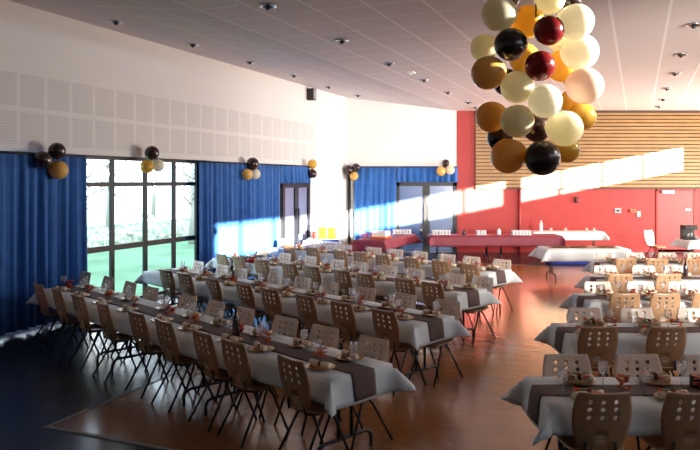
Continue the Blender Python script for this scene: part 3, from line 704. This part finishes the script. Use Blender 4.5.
dup(CH.root, (8.72, 19.4, 0), math.atan2(-.88, .47)-math.pi/2, 'lone wooden chair turned sideways in front of the red wall', 'chairs by the red wall')
# ------------------------------------------------------------------ ceiling spots
def make_spot():
    root = thing('ceiling_spotlight', 'x', 'ceiling light')
    MB().lathe([(.115, 0), (.115, -.02), (.085, -.022), (.08, 0)], 20).build('ring', M['chrome'], root)
    MB().lathe([(.08, -.004), (.04, -.002), (0, -.002)], 16).build('reflector', M['chrome'], root)
    MB().lathe([(.03, -.003), (.034, -.045), (.02, -.06), (0, -.062)], 12).build('lamp', M['black'], root)
    return root
SP = Proto(make_spot())
def ceil_at(px_, py_):
    d = Vector(((px_-HX)/F, 1, (HY-py_)/F)); Z = CZ
    for _ in range(30):
        p = Vector((0, 0, EYE))+d*((Z-EYE)/d.z); Z = ceil_z(UV(p)[1])
    return p
for k_, (lst, lb, grp) in enumerate((
    (((116, 21), (193, 44), (250, 61.5), (294, 75), (329, 86.5), (358, 95)), 'in the plain band above the window wall', 'spotlights along the window wall'),
    (((268, 5), (342, 40), (389, 63), (424, 79.5), (448, 92), (468, 102), (476, 107)), 'in the middle run of the ceiling', 'spotlights down the middle of the ceiling'),
    (((694, 24), (681, 54), (675, 73), (667, 88), (663, 99), (659, 106)), 'in the run above the straight rows', 'spotlights above the straight rows'))):
    for i, (x, y) in enumerate(lst):
        p = ceil_at(x, y); o = SP.put(p+Vector((0, 0, -.003)), 0, f'round chrome ceiling spotlight {lb}, {ORD[i+1]} from the camera', grp)
p = ceil_at(410, 72); sd = thing('smoke_detector', 'white square unit among the middle ceiling spotlights', 'smoke detector', p, PHI)
MB().box((-.1, -.1, -.03), (.1, .1, 0)).build('plate', M['white_plastic'], sd, bevel=.01); MB().lathe([(.05, -.03), (.045, -.055), (0, -.06)], 14).build('sensor', M['white_plastic'], sd)
# ------------------------------------------------------------------ balloons
def bmat(name, col, metal=0, trans=0, rough=.22):
    m = mat(name, col, rough, metal=metal, coat=.3)
    if trans:
        t = NT(m); tl = t.n('ShaderNodeBsdfTranslucent'); tl.inputs[0].default_value = (*col, 1)
        mx = t.n('ShaderNodeMixShader'); mx.inputs[0].default_value = trans
        t.l(t.b.outputs[0], mx.inputs[1]); t.l(tl.outputs[0], mx.inputs[2]); t.l(mx.outputs[0], t.nt.nodes['Material Output'].inputs[0])
    return m
BM = {'cream': bmat('balloon_cream', (.92, .86, .64), trans=.4), 'white': bmat('balloon_white', (.92, .88, .74), trans=.3), 'gold': bmat('balloon_gold', (.88, .54, .15), 0, .25, rough=.25),
      'yellow': bmat('balloon_yellow', (.85, .56, .10), .05, .35), 'dark': bmat('balloon_dark', (.030, .012, .012)), 'red': bmat('balloon_red', (.22, .012, .015), trans=.25),
      'pink': bmat('balloon_pink', (.85, .68, .58), trans=.3)}
BMESH = {}
def balloon(c, r, kind, down, label, group):
    root = thing('party_balloon', label, 'balloon', c, 0, group)
    key = kind
    prof = []
    for i in range(17):
        a = math.pi*i/16; z = -math.cos(a); rr = math.sin(a)
        if z < 0: rr *= (1-.10*z*z); z *= 1.12
        prof.append((rr, z))
    prof[0] = (.05, -1.13); prof[-1] = (0, 1)
    if key not in BMESH:
        o = MB().lathe(prof, 24).build('skin', BM[kind], root)
        k_ = MB().lathe([(.05, -1.12), (.035, -1.16), (.09, -1.24), (.02, -1.22)], 10).build('knot', BM[kind], root); BMESH[key] = (o.data, k_.data)
    else:
        for nm, me in zip(('skin', 'knot'), BMESH[key]):
            o = bpy.data.objects.new(nm, me); COL.objects.link(o); o.parent = root
    root.scale = (r, r, r)
    root.rotation_euler = (Vector(c)-Vector(down)).to_track_quat('Z', 'Y').to_euler() if (Vector(c)-Vector(down)).length > 1e-4 else (0, 0, 0)
    return root
BL = [  # px, py, radius px, colour, depth rank (small = nearer)
 (498.8, 14, 17.3, 'cream', 0), (510.4, 44.4, 16.3, 'dark', -.05), (484, 48, 14, 'cream', .3), (488, 73, 16.8, 'gold', 0), (506, 82, 13.5, 'dark', .35),
 (517, 87, 16.3, 'cream', -.1), (545, 101, 17, 'white', -.2), (491, 117, 15.5, 'gold', .1), (517, 121, 16.6, 'cream', -.1), (537, 128, 14.5, 'dark', .2),
 (508, 156, 17.5, 'gold', 0), (542.5, 158, 17.8, 'dark', -.15), (565, 128.5, 17.8, 'cream', -.1), (585, 86, 18.2, 'pink', 0), (580, 52, 18.3, 'white', .1),
 (576, 22, 17.8, 'white', 0), (549, 30.5, 15, 'red', -.1), (540, 66, 15.2, 'red', -.15), (527, 22, 16.5, 'yellow', .15), (524, 58, 15, 'yellow', .3),
 (550, -1, 15, 'cream', 0), (568, 1, 14, 'dark', .3), (507, -2, 13, 'dark', .3), (582, 117, 14, 'yellow', .3), (567, 150, 12.8, 'yellow', .12),
 (562, 66, 16, 'yellow', .2), (500, 138, 13, 'dark', .2), (574, 102, 14, 'yellow', .45), (562, 38, 15.5, 'white', .35)]
D0 = 4.7
zs = [D0+b[4] for b in BL]
for it in range(400):
    for i in range(len(BL)):
        for j in range(i):
            a, b = BL[i], BL[j]; pa, pb_ = pixd(a[0], a[1], zs[i]), pixd(b[0], b[1], zs[j])
            need = (a[2]*zs[i]+b[2]*zs[j])/F*.96; dd = pa-pb_
            if dd.length < need:
                lat = math.hypot(dd.x, dd.z); want = math.sqrt(max(need**2-lat**2, 0)); s_ = 1 if zs[i] > zs[j] or (zs[i] == zs[j] and i > j) else -1
                g = (want-abs(zs[i]-zs[j]))*.25
                zs[i] += s_*g; zs[j] -= s_*g
    zs = [z_+(D0+b[4]-z_)*.004 for z_, b in zip(zs, BL)]
core = pixd(536, 75, D0)
words_ = {'cream': 'cream', 'dark': 'dark brown', 'gold': 'bronze gold', 'white': 'bright white', 'pink': 'pale pink', 'red': 'maroon', 'yellow': 'golden yellow'}
wh = ['in the upper part, beside a dark one', 'near the top on the aisle side', 'half hidden behind the dark one', 'sticking out at mid height on the aisle side', 'tucked behind the bronze one',
      'on the front at mid height', 'at the very centre of the front', 'lower on the aisle side', 'below the mid height cream one', 'deep behind the lower cream pair',
      'lowest on the aisle side', 'lowest of all', 'low on the red wall side', 'sunlit, bulging at mid height', 'sunlit, above the pale pink one',
      'sunlit, near the top', 'upper of the maroon pair', 'lower of the maroon pair', 'behind the top cream one', 'behind the dark upper one',
      'at the very top', 'peeking out at the top beside the bright ones', 'peeking out at the top beside the cream one', 'behind the low cream one', 'small, low at the back',
      'between the maroon and white ones', 'small, behind the low bronze one', 'behind the pale pink one', 'wedged between the bright ones']
for i, b in enumerate(BL):
    c_ = pixd(b[0], b[1], zs[i]); ax = Vector((core.x, core.y, c_.z+.05))
    o = balloon(c_, b[2]*zs[i]/F, b[3], ax, f'{words_[b[3]]} balloon in the hanging bunch, {wh[i]}', 'balloons of the hanging bunch')
cd = MB().tube([(core.x, core.y, CZ), (core.x, core.y, pixd(536, 18, D0).z)], .006, 6).build('hanging_cord', M['black']); tag(cd, 'thin dark cord holding the balloon bunch from the ceiling', 'cord')
def cluster(lst, where, wallv=None):
    for j, (x, y, r, kd) in enumerate(lst):
        if wallv is not None:
            u_ = uw(x, VL+.24); dpt = W(u_, VL+.24).y
        else: dpt = YB
        rr = r*dpt/F; k_ = 1-((rr*1.05+.14)/dpt if wallv is None else 0); dpt *= k_
        c_ = pixd(x, y, dpt)
        nm = words_[kd]+(' upper' if kd == 'dark' and j == 0 and sum(1 for q in lst if q[3] == 'dark') > 1 else '')
        balloon(c_, r*dpt/F, kd, pixd(sum(q[0] for q in lst)/len(lst), sum(q[1] for q in lst)/len(lst)+1, dpt+.15), f'{nm} balloon pinned {where}', f'balloons pinned {where}')
cluster([(57, 151, 8.5, 'dark'), (42.5, 160, 9, 'dark'), (58.5, 170, 9.5, 'gold')], 'above the dark front curtain', 1)
cluster([(152, 153, 7.2, 'dark'), (147, 166.5, 6.8, 'yellow'), (158, 165.5, 6.3, 'white')], 'above the window', 1)
cluster([(252.7, 163.7, 6.3, 'dark'), (247, 174.5, 5.7, 'gold'), (255, 174, 5.5, 'white')], 'above the sunlit curtain', 1)
cluster([(312.3, 164, 4.7, 'yellow'), (312.3, 173.7, 4.7, 'dark')], 'beside the grey door valance', 1)
cluster([(356, 167.5, 4.2, 'dark'), (348.5, 170, 5, 'dark'), (354, 176, 4.4, 'gold')], 'in the corner above the end wall curtain')
cluster([(445.7, 163, 3.8, 'dark'), (441, 171.2, 4.8, 'gold'), (450, 170, 4.7, 'cream')], 'above the double doors')
